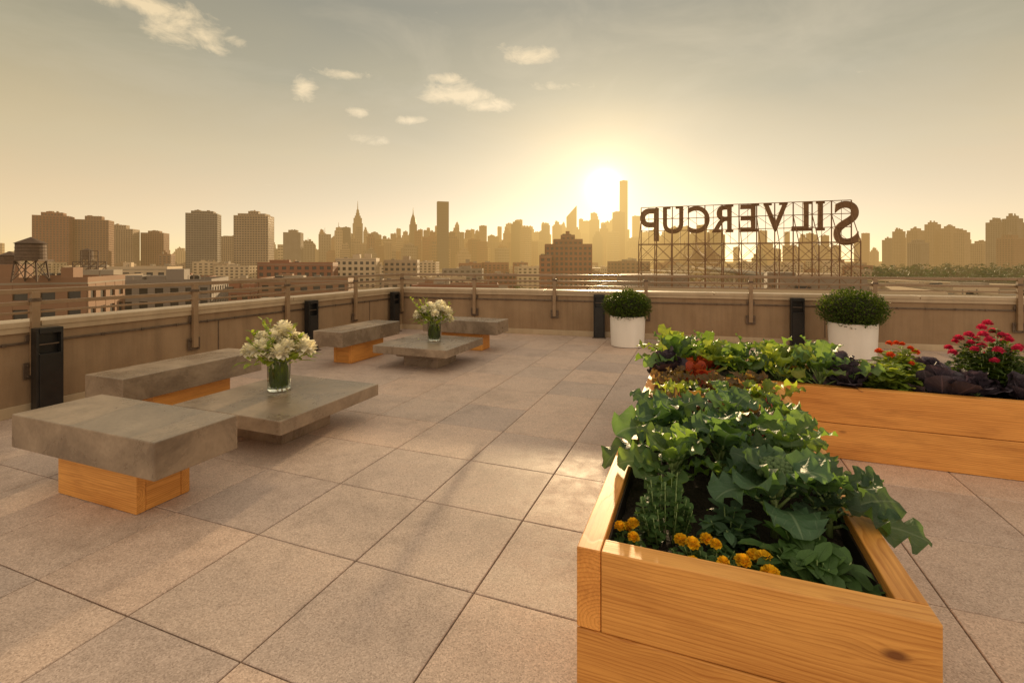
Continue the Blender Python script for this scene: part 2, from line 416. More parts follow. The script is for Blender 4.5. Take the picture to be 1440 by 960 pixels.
deck = mb.build('paver_deck', [M_PAVE])
bm = bmesh.new(); bm.from_mesh(deck.data)
for (co_, no) in ((CORN+WN*.05, WN), (CORN-U*.05, -U)):
    bmesh.ops.bisect_plane(bm, geom=bm.verts[:]+bm.edges[:]+bm.faces[:], plane_co=co_, plane_no=no, clear_outer=True)
bm.to_mesh(deck.data); bm.free()
mb = MB(); pts = [CORN-U*.26+WN*.26, CORN-V*18-U*.26, CORN-V*18+U*24, CORN+WD*24+WN*.26]
b = len(mb.v)
for p in pts: mb.v.append((p.x, p.y, -30))
for p in pts: mb.v.append((p.x, p.y, -.06))
for q in range(4):
    r = (q+1) % 4; mb.face([b+q, b+r, b+4+r, b+4+q], 0)
mb.face([b+4, b+5, b+6, b+7], 1)
mb.build('apartment_building', [C_TAN, M_GAP])

def wall(origin, rz, L, inner, posts):
    mb = MB(); s = inner
    mb.box((L/2, -s*.13, .37), (L, .26, .86), 0)
    x = 0.0
    while x < L:
        ln = min(3.0, L-x); mb.box((x+ln/2, -s*.125, .825), (ln-.008, .32, .05), 1); x += 3.0
    mb.box((L/2, s*.012, .775), (L, .022, .055), 1)
    mb.box((L/2, s*.006, .05), (L, .012, .10), 1)
    mb.box((L/2, s*.010, .655), (L, .018, .022), 2)
    x = 1.6
    while x < L: mb.box((x, s*.003, .39), (.012, .008, .50), 2); x += 3.05
    x = .35
    while x < L:
        mb.box((x, s*.022, .655), (.03, .012, .03), 2); x += .38
    mb.build('parapet_wall', [M_STUC, M_COPE, M_STEEL], None, origin, rz, bevel=.004)
    mb = MB(); y = s*.035
    for x in posts:
        mb.box((x, y+s*.012, .74), (.06, .045, .76), 0)
        mb.box((x, s*.008+s*.02, .40), (.15, .010, .15), 1)
        mb.box((x, s*.008+s*.02, .70), (.12, .008, .06), 1)
        for dx in (-.05, .05):
            for dz in (.35, .45): mb.tube((x+dx, s*.03, dz), (x+dx, s*.05, dz), .010, mat=1)
        mb.box((x, y+s*.012, 1.045), (.075, .055, .03), 1)
    mb.box((L/2, y-s*.03, 1.125), (L, .065, .042), 0)
    mb.box((L/2, y-s*.03, 1.015), (L, .035, .035), 0)
    mb.box((L/2, y-s*.03, .93), (L, .022, .022), 0)
    mb.build('metal_railing', [M_RAIL, M_STEEL], None, origin, rz, bevel=.003)
sx = [s_ for s_ in (0.06, 1.50, 3.03, 4.44, 5.95, 7.45, 8.95, 10.45, 11.95)]
wall(CORN-V*17.9, radians(90)-YAW, 17.9, -1, [17.9-s_ for s_ in sx])
fs = []
for X in (-.73, .81, 2.41, 4.06, 5.80, 7.59, 9.3, 11.0, 12.7, 14.4): fs.append((X+2.28)/cos(FA))
wall(CORN, -FA, 23.9, -1, fs)

def bollard(x, y, rz):
    mb = MB()
    mb.box((0, .045, .395), (.20, .03, .79), 0)
    mb.box((-.09, 0, .395), (.02, .062, .788), 0); mb.box((.09, 0, .395), (.02, .062, .788), 0)
    mb.box((0, -.005, .765), (.158, .068, .05), 0); mb.box((0, -.01, .28), (.158, .052, .55), 0)
    mb.box((0, 0, .006), (.24, .14, .012), 1)
    mb.box((0, -.012, .64), (.15, .01, .012), 1)
    mb.build('bollard_light', [M_BLACK, M_STEEL], None, (x, y, 0), rz, bevel=.003)
for D in (4.50, 7.55, 9.62):
    p = CORN+V*((D-10)/cos(YAW))+U*.13; bollard(p.x, p.y, radians(90)-YAW)
for X in (1.62, 4.72, 8.2):
    p = CORN+WD*((X+2.28)/cos(FA))-WN*.12; bollard(p.x, p.y, -FA)

# ------------------------------------------------------------------ furniture
def bench(x, y, rz, L=1.30, Wd=.48):
    e = empty('concrete_bench', (x, y, 0), rz)
    mb = MB(); mb.box((0, 0, .37), (L, Wd, .20)); mb.build('slab', [M_CONC], e, bevel=.006)
    for s in (-1, 1):
        m_ = MB(); m_.box((0, 0, 0), (.72, .05, .264)); m_.build('base_board', [M_WOOD], e, (0, s*.125, .135), 0, bevel=.003)
    for s in (-1, 1):
        m_ = MB(); m_.box((0, 0, 0), (.196, .05, .26)); m_.build('base_end', [M_WOOD], e, (s*.333, 0, .133), pi/2, bevel=.003)
def table(x, y, rz, Wd=1.09):
    e = empty('low_table', (x, y, 0), rz)
    mb = MB(); mb.box((0, 0, .25), (Wd, Wd, .10)); mb.build('table_top', [M_CONC], e, bevel=.006)
    mb = MB(); mb.box((0, 0, .165), (.66, .66, .068)); mb.box((0, 0, .065), (.52, .52, .13)); mb.build('pedestal', [M_CONC], e, bevel=.005)
bench(-2.35, 2.93, RZ)
bench(-3.05, 4.49, RZ+pi/2)
bench(-2.2, 6.98, RZ+pi/2)
bench(-.75, 7.8, RZ)
table(-1.90, 4.02, RZ)
table(-1.12, 6.64, RZ)

def glassmat():
    m, N, out = newmat('vase_glass')
    p = N.node('ShaderNodeBsdfPrincipled'); p.inputs['Base Color'].default_value = (.93, .98, .93, 1)
    p.inputs['Roughness'].default_value = .02; p.inputs['Transmission Weight'].default_value = 1; p.inputs['IOR'].default_value = 1.3
    N.l.new(p.outputs[0], out.inputs[0]); return m
M_GL = glassmat()
M_WRAP = leafmat('wrap_leaf', (.07, .11, .015), (.14, .20, .03), (.25, .32, .02), .3, .45)
def vase(x, y, z, seed):
    global R
    R = random.Random(seed)
    e = empty('flower_vase', (x, y, z))
    mb = MB(); mb.lathe([(.001, .004), (.088, .004), (.092, .012), (.092, .26), (.086, .26), (.086, .025), (.001, .025)], seg=40)
    mb.build('glass', [M_GL], e, smooth=False)
    mb = MB()
    for i in range(15):
        an = i*2*pi/15+R.uniform(-.1, .1)
        mb.leaf((cos(an)*.074, sin(an)*.074, .03), an, 1.57, R.uniform(.14, .22), .03, 0, 0, 6, 1, .05, .0)
    for i in range(12):
        a = R.random()*6.3; mb.tube((cos(a)*.045, sin(a)*.045, .03), (cos(a+2)*.055, sin(a+2)*.055, .26), .005, mat=1)
    mb.build('stems', [M_WRAP, M_STEM], e, smooth=True)
    mb = MB(); ml = MB()
    nb = 14
    for i in range(nb):
        an = i*2.4+R.uniform(-.3, .3); k = sqrt((i+.5)/nb); rr = .225*k
        zz_ = .32+.16*(1-k*k)+R.uniform(-.04, .05)
        c = (cos(an)*rr, sin(an)*rr, zz_); rd = R.uniform(.055, .095)
        mb.bloom(c, rd, 54)
        ml.tube((cos(an)*.05, sin(an)*.05, .22), c, .004, mat=1)
    mb.build('cream_blooms', [M_WHFL], e, smooth=True)
    for i in range(60):
        an = R.random()*6.3; rr = .06+.18*R.random()
        ml.leaf((cos(an)*rr, sin(an)*rr, .24+R.uniform(0, .08)), an+R.uniform(-.5, .5), R.uniform(-.1, 1.1), R.uniform(.08, .16), R.uniform(.016, .03), R.uniform(.3, 1.4), 0, 5, 1, .05, .2)
    for i in range(11):
        an = R.random()*6.3
        tip = Vector((cos(an)*R.uniform(.15, .34), sin(an)*R.uniform(.15, .34), R.uniform(.42, .60)))
        ml.tube((cos(an)*.04, sin(an)*.04, .24), tip, .003, .0015, 1, 4)
        for k in range(12):
            q = Vector((cos(an)*.04, sin(an)*.04, .24)).lerp(tip, .5+.045*k)
            ml.leaf(q, R.random()*6.3, R.uniform(.2, 1), .05, .014, .4, 0, 3, 1)
    ml.build('bouquet_leaves', [M_LIME, M_STEM], e, smooth=True)
vase(-1.99, 4.13, .302, 3)
vase(-1.07, 6.66, .302, 8)
R = random.Random(21)

def boxwood(x, y, r, rb):
    e = empty('boxwood_in_white_pot', (x, y, 0))
    mb = MB(); mb.lathe([(.001, .01), (r*.93, .01), (r*.94, .03), (r, .47), (r, .50), (r*.93, .50), (r*.92, .44), (.001, .44)], seg=64)
    o = mb.build('pot', [M_WHITE], e, smooth=True)
    o.modifiers.new('es', 'EDGE_SPLIT').split_angle = radians(35)
    mb = MB(); mb.lathe([(.001, .46), (r*.9, .455)], seg=30, mat=0); mb.tube((0, 0, .44), (0, 0, .6), .03, .02, 1)
    mb.build('soil_and_trunk', [M_SOIL, C_BARK], e)
    mb = MB(); cz = .44+rb*.55; fz = .68
    for i in range(6500):
        zz_ = R.uniform(-.85, 1); an = R.random()*2*pi; q = sqrt(max(0, 1-zz_*zz_))
        rr = rb*(R.uniform(.70, 1.0)+.07*sin(an*5+zz_*4)*cos(zz_*6+an*2)+(.12*R.random()**4))
        mb.leaf((q*cos(an)*rr, q*sin(an)*rr, cz+zz_*rr*fz), an+R.uniform(-1.2, 1.2), R.uniform(-.4, 1.3), R.uniform(.024, .04), .012, R.uniform(-.3, .6), 0, 2, 1, 0, .2, 0, 1, .9)
    for i in range(160):
        an = R.random()*2*pi; zz_ = R.uniform(-.6, .8); q = sqrt(1-zz_*zz_)
        mb.tube((0, 0, cz-rb*.4), (q*cos(an)*rb*.9, q*sin(an)*rb*.9, cz+zz_*rb*.9*fz), .006, .002, 1, 4)
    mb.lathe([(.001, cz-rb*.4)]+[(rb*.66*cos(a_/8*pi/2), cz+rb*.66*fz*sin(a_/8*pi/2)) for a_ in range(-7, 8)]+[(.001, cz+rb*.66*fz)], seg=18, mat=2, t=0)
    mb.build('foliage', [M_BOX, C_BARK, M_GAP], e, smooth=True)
boxwood(1.91, 8.0, .285, .385)
boxwood(5.00, 7.10, .31, .44)

# ------------------------------------------------------------------ raised planters
O = Vector((.204, 1.526, 0))
def planter(name, a0, a1, b0, b1, soil=.40):
    e = empty(name, tuple(O+U*a0+V*b0), RZ); L = a1-a0; B = b1-b0; t = .075
    def board(nm, cx, cy, cz, ln, hh, along):
        m_ = MB(); m_.box((0, 0, 0), (ln, t, hh))
        m_.build(nm, [M_WOOD], e, (cx, cy, cz), 0 if along == 'a' else pi/2, bevel=.004)
    for k, (zc, hh) in enumerate(((.124, .244), (.375, .25))):
        if k == 1:
            board('side_board', t/2, B/2, zc, B, hh, 'b')
            board('front_board', (L+t)/2+.001, t/2, zc, L-t-.002, hh, 'a')
            board('side_board', L-t/2, (B+t)/2+.001, zc, B-t-.002, hh, 'b')
            board('back_board', L/2, B-t/2, zc, L-2*t-.004, hh, 'a')
        else:
            board('front_board', L/2, t/2, zc, L, hh, 'a')
            board('side_board', t/2, B/2, zc, B-2*t-.004, hh, 'b')
            board('side_board', L-t/2, B/2, zc, B-2*t-.004, hh, 'b')
            board('back_board', L/2, B-t/2, zc, L, hh, 'a')
    mb = MB(); l0, l1, m0, m1 = t+.001, L-t-.001, t+.001, B-t-.001
    for (cx, cy, sx_, sy_) in ((L/2, m0+.003, l1-l0, .006), (L/2, m1-.003, l1-l0, .006), (l0+.003, B/2, .006, B-2*t-.02), (l1-.003, B/2, .006, B-2*t-.02)):
        mb.box((cx, cy, .235), (sx_, sy_, .46))
    mb.build('liner', [M_BLACK], e)
    mb = MB(); nx = int(L/.04); ny = int(B/.04)
    for j in range(ny+1):
        for i in range(nx+1):
            mb.v.append((l0+.007+(l1-l0-.014)*i/nx, m0+.007+(m1-m0-.014)*j/ny, soil+R.uniform(-.012, .012)+.01*sin(i*.7)*cos(j*.5)))
    for j in range(ny):
        for i in range(nx):
            a = j*(nx+1)+i; mb.face([a, a+1, a+nx+2, a+nx+1])
    mb.build('soil', [M_SOIL], e, smooth=True)
planter('raised_garden_planter', 0, .924, 0, 2.53)
planter('raised_garden_planter', 0, 3.9, 2.535, 3.40)

def pl(a, b, z=.40): q = O+U*a+V*b; return (q.x, q.y, z)
def leafy(name, a, b, mats, n=13, Ls=(.15, .23), Ws=(.06, .09), h=.13, pet=(.05, .11), ruf=.3, lobe=.08, droop=(.9, 1.7), ptop=1.25, pbot=.35, head=False, z=.40, srad=.007, fold=.22, nj=3, ns=12, shape=1.25, pw=.5, rf=20, ears=False):
    mb = MB(); sc = R.uniform(.88, 1.12)
    mb.tube((0, 0, -.01), (0, 0, h), .014, .010, 1)
    for i in range(n):
        q = (i+.5)/n; az = i*2.39996+R.uniform(-.3, .3)
        pit = pbot+(ptop-pbot)*q+R.uniform(-.2, .2)
        base = Vector((0, 0, h*(.25+.75*q)))
        pl_ = R.uniform(*pet)*sc*(1.15-.4*q)
        dr = Vector((cos(az)*cos(pit), sin(az)*cos(pit), sin(pit)))
        tip = base+dr*pl_
        mb.tube(base, tip, srad, srad*.6, 1, 5)
        k = sc*(1.05-.35*q)
        Lf = R.uniform(*Ls)*k; Wf = R.uniform(*Ws)*k
        mb.leaf(tip-dr*.01, az, pit-.05, Lf, Wf, R.uniform(*droop), 0, ns, nj, ruf*R.uniform(.6, 1.3), fold*R.uniform(-.3, 1.8), lobe, R.choice((3, 4, 5)), shape, None, R.uniform(-.5, .5), pw, rf*R.uniform(.8, 1.2))
        if ears:
            for sg in (-1, 1):
                mb.leaf(tip-dr*pl_*.3, az+sg*1.1, pit*.7, Lf*.2, Wf*.36, .6, 0, 6, 2, .25, .2, 0, 3, 1.2, None, 0, .5)
    if head:
        for i in range(60):
            zz_ = 1-1.1*(i+.5)/60; an = i*2.4; rr = sqrt(max(0, 1-zz_*zz_))
            c = Vector((rr*cos(an)*.055, rr*sin(an)*.055, h+.07+zz_*.04))
            mb.lathe([(.001, -.012), (.010, -.006), (.012, 0), (.009, .008), (.001, .011)], c, 7, 2, R.random())
    p = pl(a, b, z)
    return mb.build(name, mats, None, p, R.random()*6.3, smooth=True)
for k, (a, b) in enumerate(((.26, .62), (.62, .50), (.45, .86), (.74, .92), (.20, 1.02), (.52, 1.20))):
    leafy('broccoli_plant', a, b, [M_KALE if k % 3 else M_KALE2, M_STEM, M_BROC], n=15, Ls=(.16, .24), Ws=(.065, .095), h=.16, pet=(.07, .14), head=(k in (1, 2)), ruf=.30, lobe=.11, pbot=.55, ptop=1.4, droop=(.7, 1.7), nj=4, ns=18, ears=True, rf=26)
leafy('broccoli_plant', .80, .54, [M_KALE, M_STEM, M_BROC], n=11, Ls=(.18, .25), Ws=(.07, .10), h=.13, pet=(.08, .14), droop=(.4, 1.2), ruf=.30, lobe=.11, pbot=.4, nj=4, ns=18, ears=True, rf=26)
for (a, b) in ((.18, 1.32), (.38, 1.48), (.62, 1.42), (.78, 1.58), (.25, 1.72), (.5, 1.76), (.74, 1.88), (.2, 2.02), (.45, 2.10), (.70, 2.20), (.22, 2.30)):
    k = R.random()
    mt = M_CHARD if k < .5 else (M_KALE2 if k < .82 else M_LIME)
    leafy('chard_plant', a, b, [mt, M_STEMR, M_BROC], n=16, Ls=(.09, .15), Ws=(.03, .05), h=.06, pet=(.08, .17), ruf=.45, lobe=.12, droop=(.6, 1.8), ptop=1.5, pbot=.7, srad=.005, nj=3, ns=12)
leafy('red_lettuce_plant', .36, 2.36, [M_REDL, M_STEMR, M_BROC], n=14, Ls=(.10, .16), Ws=(.04, .05), h=.10, ptop=1.5, pbot=.9, droop=(.2, .9), nj=2, ns=8)
for a in (.17, .42, .68, .94, 1.2):
    for b in (2.78, 3.12):
        leafy('leaf_lettuce_plant' if R.random() < .6 else 'kale_plant', a+R.uniform(-.05, .05), b+R.uniform(-.05, .05), [R.choice((M_LIME, M_KALE2, M_LIME)), M_STEM, M_BROC],
              n=16, Ls=(.17, .27), Ws=(.05, .08), h=.13, pet=(.08, .16), ruf=.38, lobe=.12, droop=(.5, 1.5), ptop=1.5, pbot=.6, nj=3, ns=13)
leafy('red_lettuce_plant', .40, 2.68, [M_REDL, M_STEMR, M_BROC], n=16, Ls=(.13, .18), Ws=(.04, .055), h=.12, ptop=1.5, pbot=.9, droop=(.2, .9), nj=2, ns=8)
leafy('red_lettuce_plant', .24, 2.98, [M_REDL, M_STEMR, M_BROC], n=12, Ls=(.08, .12), Ws=(.035, .045), h=.04, ptop=1.3, pbot=.5, nj=2, ns=8)
for (a, b) in ((.12, 2.72), (.22, 3.22), (1.40, 2.73), (1.42, 3.12), (1.95, 2.72), (2.05, 3.2), (2.16, 2.80), (2.40, 2.72), (2.66, 2.74), (2.95, 2.75), (2.7, 3.1), (3.3, 2.8), (3.5, 3.15), (3.05, 3.12)):
    leafy('purple_cabbage', a, b, [M_PURP, M_STEM, M_BROC], n=22, Ls=(.15, .21), Ws=(.07, .10), h=.11, pet=(.03, .06), ruf=.18, lobe=.04, droop=(-1.0, 1.0), ptop=1.5, pbot=.35, nj=3, ns=10, fold=.3, shape=1.05)

def bushy(name, a, b, rad, hgt, n, mleaf, mflow=None, nf=0, fr=.03, ll=(.05, .08), lw=.018, z=.40, spread=.25):
    mb = MB()
    for i in range(n):
        an = R.random()*6.283; rr = rad*sqrt(R.random()); k = 1-(rr/rad)**2*.55
        tip = Vector((cos(an)*rr, sin(an)*rr, hgt*k*R.uniform(.65, 1.05)))
        b0_ = Vector((cos(an)*rr*spread, sin(an)*rr*spread, -.01))
        mb.tube(b0_, tip, .003, .0015, 1, 4)
        m = int(6+hgt*30)
        for j in range(m):
            q = b0_.lerp(tip, .2+.8*j/m)
            mb.leaf(q, j*2.4+an, R.uniform(-.1, .8), R.uniform(*ll), lw*R.uniform(.8, 1.2), R.uniform(.2, 1.2), 0, 4, 1, .05, .25, 0, 3, .85)
    for i in range(nf):
        an = i*2.4+R.random()*.6; rr = rad*sqrt((i+.5)/nf)*.95; k = 1-(rr/rad)**2*.5
        mb.bloom((cos(an)*rr, sin(an)*rr, hgt*k*R.uniform(.95, 1.15)), fr*R.uniform(.75, 1.15), 30, 2, .65, .62)
    return mb.build(name, [mleaf, M_STEM, mflow or M_BROC], None, pl(a, b, z), 0, smooth=True)
bushy('oregano_plant', .25, .32, .12, .25, 30, M_HERB, ll=(.018, .034), lw=.011, spread=.6)
bushy('pepper_seedling', .70, .23, .16, .15, 20, M_HERB, ll=(.06, .11), lw=.022)
bushy('sage_plant', .46, .38, .11, .13, 14, M_KALE, ll=(.05, .08), lw=.018)
bushy('marigold_plant', .39, .18, .12, .085, 22, M_HERB, M_MARI, 8, .023, ll=(.02, .04), lw=.008, spread=.6)
bushy('marigold_plant', .53, .16, .08, .085, 14, M_HERB, M_MARI, 5, .026, ll=(.02, .04), lw=.008, spread=.6)
bushy('marigold_plant', .135, .21, .055, .085, 10, M_HERB, M_MARI, 4, .021, ll=(.02, .04), lw=.008, spread=.6)
bushy('geranium_plant', 1.66, 2.85, .24, .27, 64, M_LIME, M_ORFL, 0, .03, ll=(.05, .08), lw=.030)
bushy('geranium_plant', 1.80, 3.05, .15, .38, 34, M_LIME, M_ORFL, 9, .026, ll=(.05, .08), lw=.026)
bushy('chrysanthemum_plant', 2.34, 3.02, .26, .50, 120, M_BOX, M_PINK, 30, .030, ll=(.04, .065), lw=.020)

# ------------------------------------------------------------------ city
GZ = -30.0
mb = MB(); s = 30000
mb.v += [(-s, -s, GZ), (s, -s, GZ), (s, s, GZ), (-s, s, GZ)]; mb.face([0, 1, 2, 3]); mb.build('ground', [C_GRND])
mb = MB(); mb.v += [(-9000, 1330, GZ+.3), (9000, 1330, GZ+.3), (9000, 1820, GZ+.3), (-9000, 1820, GZ+.3)]; mb.face([0, 1, 2, 3]); mb.build('east_river_water', [C_WATER])
mb = MB(); mb.box((0, 1324, GZ+1.2), (18000, 10, 3.2)); mb.build('river_embankment_wall', [C_TAN])

def facade(mb, w, d, z0, z1, fl, bay, pr, wm=0, gm=1, cx=0, cy=0, pf=.45, sf=.45, back=True):
    mb.box((cx, cy, (z0+z1)/2), (w-2*pr, d-2*pr, z1-z0), gm)
    nr = max(1, int(round((z1-z0)/fl)))
    rows = (z1-z0)/nr
    for ax in (0, 1):
        Lw = w if ax == 0 else d; Ld = d if ax == 0 else w
        nc = max(1, int(round(Lw/bay))); cw = Lw/nc
        for sg in (-1, 1):
            if not back and ax == 0 and sg == 1: continue
            off = sg*(Ld/2-pr/2)
            for i in range(nc+1):
                x = -Lw/2+i*cw; pw = cw*pf
                if i == 0: x += pw*.3; pw *= .6
                if i == nc: x -= pw*.3; pw *= .6
                c = (cx+x, cy+off, (z0+z1)/2) if ax == 0 else (cx+off, cy+x, (z0+z1)/2)
                sz_ = (pw, pr, z1-z0) if ax == 0 else (pr, pw, z1-z0)
                mb.box(c, sz_, wm)
            for j in range(nr+1):
                zc = z0+j*rows; hh = rows*sf
                if j == nr: zc -= hh*.3; hh *= .6
                o2 = sg*(Ld/2-pr*.56)
                c = (cx, cy+o2, zc) if ax == 0 else (cx+o2, cy, zc)
                sz_ = (Lw-.1, pr*.85, hh) if ax == 0 else (pr*.85, Lw-.1, hh)
                mb.box(c, sz_, wm)
def roofcap(mb, w, d, z, par, wm=0, rm=2, cx=0, cy=0):
    mb.box((cx, cy, z+.15), (w, d, .3), rm)
    for s_ in (-1, 1):
        mb.box((cx, cy+s_*(d/2-.15), z+.3+par/2), (w, .3, par), wm)
        mb.box((cx+s_*(w/2-.15), cy, z+.3+par/2), (.3, d-.62, par), wm)
def building(name, x, y, w, d, zt, yaw, mat, fl=3.4, bay=3.6, pr=.3, tiers=(), roof=True, pf=.45, sf=.45, far=False, spire=0):
    mb = MB(); facade(mb, w, d, GZ, zt, fl, bay, pr, pf=pf, sf=sf, back=not far)
    roofcap(mb, w, d, zt, .9 if not far else 2.5)
    cw, cd_, cz = w, d, zt
    for (k, h_) in tiers:
        cw, cd_ = w*k, d*k
        facade(mb, cw, cd_, cz+.3, cz+h_, fl, bay, pr, pf=pf, sf=sf, back=not far); cz += h_; roofcap(mb, cw, cd_, cz, .8)
    if roof:
        for _ in range(R.randint(1, 4)):
            bw = cw*R.uniform(.08, .28); bd = cd_*R.uniform(.1, .3); bh = R.uniform(1.2, 3.6)*(1 if not far else 2.5)
            mb.box((R.uniform(-.32, .32)*cw, R.uniform(-.3, .3)*cd_, cz+.3+bh/2), (bw, bd, bh), R.choice((0, 2)))
        if not far:
            for _ in range(R.randint(3, 7)):
                px, py = R.uniform(-.4, .4)*cw, R.uniform(-.4, .4)*cd_
                mb.tube((px, py, cz+.3), (px, py, cz+R.uniform(1.2, 2.4)), .15, mat=2, seg=6)
            for _ in range(R.randint(1, 3)):
                px, py = R.uniform(-.38, .38)*cw, R.uniform(-.35, .35)*cd_
                mb.box((px, py, cz+1.0), (2.2, 1.5, 1.2), 1); mb.box((px, py, cz+1.72), (1.8, 1.1, .18), 2)
    if spire: mb.tube((0, 0, cz), (0, 0, cz+spire), 1.6, .4, 0, 6)
    return mb.build(name, [mat, C_GLASS, C_ROOF], None, (x, y, 0), yaw)
WM = [C_BRICK, C_BROWN, C_TAN, C_BEIGE, C_GREY, C_BEIGE, C_BRICK]
building('apartment_tower', -663, 700, 40, 26, 65, .5, C_BRICK, tiers=((.6, 5),))
building('apartment_tower', -634, 735, 40, 28, 62, .45, C_BROWN, tiers=((.5, 6),))
building('apartment_tower', -690, 850, 50, 28, 56, .3, C_TAN, tiers=((.5, 7),))
building('apartment_tower', -664, 900, 36, 28, 52, .3, C_BROWN, tiers=((.5, 4),))
building('glass_condo_tower', -478, 750, 42, 28, 73, .35, C_GREY, pf=.2, tiers=((.7, 4),))
building('apartment_tower', -556, 950, 34, 26, 48, .2, C_TAN)
building('glass_condo_tower', -373, 700, 46, 26, 65, .15, C_TAN, pf=.3, tiers=((.8, 3), (.3, 4)))
building('office_tower', -678, 1500, 50, 40, 88, .2, C_GREY, tiers=((.5, 8),))
building('brick_apartment_block', 38, 330, 31, 20, 11.5, -.05, C_BRICK, tiers=((.62, 3.5), (.3, 3)), bay=3)
building('brick_apartment_block', 22, 318, 8, 12, 4, -.05, C_BRICK)
building('brick_warehouse', -112, 255, 36, 18, -.5, .2, C_BRICK)
building('loft_building', -97, 305, 24, 18, 2.0, .15, C_BEIGE)
building('loft_building', -75, 330, 22, 18, 1.0, .1, C_TAN)
building('grey_warehouse', -93, 122, 34, 20, -4.2, .35, C_GREY, bay=3)
building('brick_warehouse', -87, 88, 22, 16, -2.6, .35, C_BROWN)
building('brick_warehouse', -119, 136, 20, 16, -3.6, .3, C_TAN)
building('brick_warehouse', -66, 158, 26, 18, -5, .2, C_BROWN)
building('loft_building', -150, 190, 30, 20, -2, .35, C_BEIGE)
building('loft_building', -48, 92, 22, 16, -9, .2, C_TAN)
building('loft_building', -60, 66, 18, 14, -10, .3, C_GREY)
building('loft_building', -38, 118, 20, 14, -8.5, .1, C_BEIGE)
building('brick_warehouse', -20, 175, 30, 16, -8, .05, C_BRICK)
building('loft_building', 120, 118, 40, 24, -7.5, -.3, C_BEIGE, bay=5)
building('loft_building', 150, 170, 36, 24, -8, -.3, C_TAN, bay=5)
building('bakery_studio_building', 44, 92, 52, 26, -4.4, math.atan2(-11, 29.5), C_BEIGE, bay=4)
occ = [(o.location.x, o.location.y, 26) for o in S.objects if o.type == 'MESH' and ('building' in o.name or 'warehouse' in o.name or 'tower' in o.name or 'block' in o.name)]
cnt = 0; tries = 0
while cnt < 240 and tries < 6000:
    tries += 1
    D = exp(R.uniform(log(120), log(1290))); t = R.uniform(-1.2, 1.2); X = t*D
    wd = R.uniform(16, 42); dp = R.uniform(14, 26); rr = max(wd, dp)*.6
    if any((X-a)**2+(D-b)**2 < (rr+c*.75)**2 for a, b, c in occ): continue
    if abs(X-(112+.307*(D-150))) < 26: continue
    if t > .72 and D > 320: continue
    occ.append((X, D, rr))
    h_ = R.uniform(9, 21) if D < 500 else R.uniform(10, 30)
    if R.random() < .07 and D > 500: h_ += 14
    building(R.choice(('brick_warehouse', 'loft_building', 'row_building')), X, D, wd, dp, GZ+h_, R.choice((.2, .2, .35, .0))+R.uniform(-.06, .06), R.choice(WM), far=D > 700,
             fl=3.6, bay=4.0 if D < 500 else 6)
    cnt += 1
def skytop(t):
    pts = ((-1.2, .028), (-.5, .034), (-.40, .048), (-.3, .060), (0, .066), (.12, .072), (.22, .080), (.3, .062), (.5, .055), (.8, .052), (1.2, .052))
    for (a, b), (c, d) in zip(pts, pts[1:]):
        if a <= t <= c: return b+(d-b)*(t-a)/(c-a)
    return .04
for i in range(500):
    t = R.uniform(-.62, .42) if i < 350 else R.uniform(-1.15, 1.15)
    if t < -.62 and R.random() < .3: continue
    D = R.uniform(1880, 3600); el = skytop(t)*R.choice((.35, .45, .55, .65, .75, .85, 1.0, 1.15))*R.uniform(.85, 1.15)
    zt = 1.4+el*D; wd = R.uniform(24, 60)
    if zt > 130: wd = R.uniform(20, 38)
    ti = ()
    r_ = R.random()
    if r_ < .3: ti = ((.7, R.uniform(8, 22)),)
    elif r_ < .5: ti = ((.75, R.uniform(8, 20)), (.45, R.uniform(8, 20)))
    zt -= sum(q[1] for q in ti)
    building('skyscraper' if zt > 60 else 'midrise_building', t*D, D, wd, R.uniform(22, 40), max(zt, -8), R.choice((.5, .5, .3))+R.uniform(-.03, .03), R.choice([C_TAN, C_GREY, C_BROWN, C_DARK, C_BEIGE, C_BRICK]),
             fl=R.choice((7, 9, 12)), bay=R.choice((6, 8, 10)), pr=1.2, tiers=ti, far=True, pf=R.choice((.2, .4, .6)), sf=R.choice((.2, .4, .5)), spire=(R.uniform(12, 35) if R.random() < .08 else 0))
for (t, D, wd, zt) in ((.835, 1900, 75, 118), (.87, 2000, 70, 150), (.905, 1950, 90, 130), (.93, 1850, 60, 108), (1.0, 1500, 50, 118), (1.035, 1480, 55, 128), (1.07, 1500, 50, 110),
                       (.97, 1700, 90, 60), (.84, 1500, 70, 55), (1.03, 1300, 80, 60), (.78, 2100, 60, 90), (.80, 1990, 40, 120)):
    building('apartment_tower', t*D, D, wd*.7, 34, zt, .4, R.choice((C_BROWN, C_GREY, C_TAN)), fl=6, bay=6, pr=1.0, far=True, tiers=((.6, 10),))
building('skyscraper', -766, 2200, 62, 40, 150, .3, C_DARK, fl=8, bay=6, pr=.8, far=True)
building('dark_slab_skyscraper', -272, 1900, 44, 24, 231, .3, C_DARK, fl=6, bay=5, pr=.5, far=True, roof=False, pf=.15, sf=.2)
building('slender_residential_skyscraper', 554, 2400, 28, 28, 396, .5, C_BROWN, fl=8, bay=7, pr=1.0, far=True, roof=False, pf=.35, sf=.35)
building('skyscraper', 441, 2000, 38, 34, 200, .4, C_BROWN, fl=8, bay=7, pr=1.0, far=True)
mb = MB(); facade(mb, 44, 44, GZ, 212, 8, 7, 1.0); b = len(mb.v)
mb.v += [(-22, -22, 212.3), (22, -22, 212.3), (22, 22, 212.3), (-22, 22, 212.3), (22, -22, 262), (22, 22, 262)]
for q in ((0, 1, 4), (3, 5, 2), (0, 4, 5, 3), (1, 2, 5, 4)): mb.face([b+i for i in q], 0)
mb.build('slant_roof_skyscraper', [C_BROWN, C_GLASS, C_ROOF], None, (283, 2300, 0), .0)
mb = MB(); cz = GZ
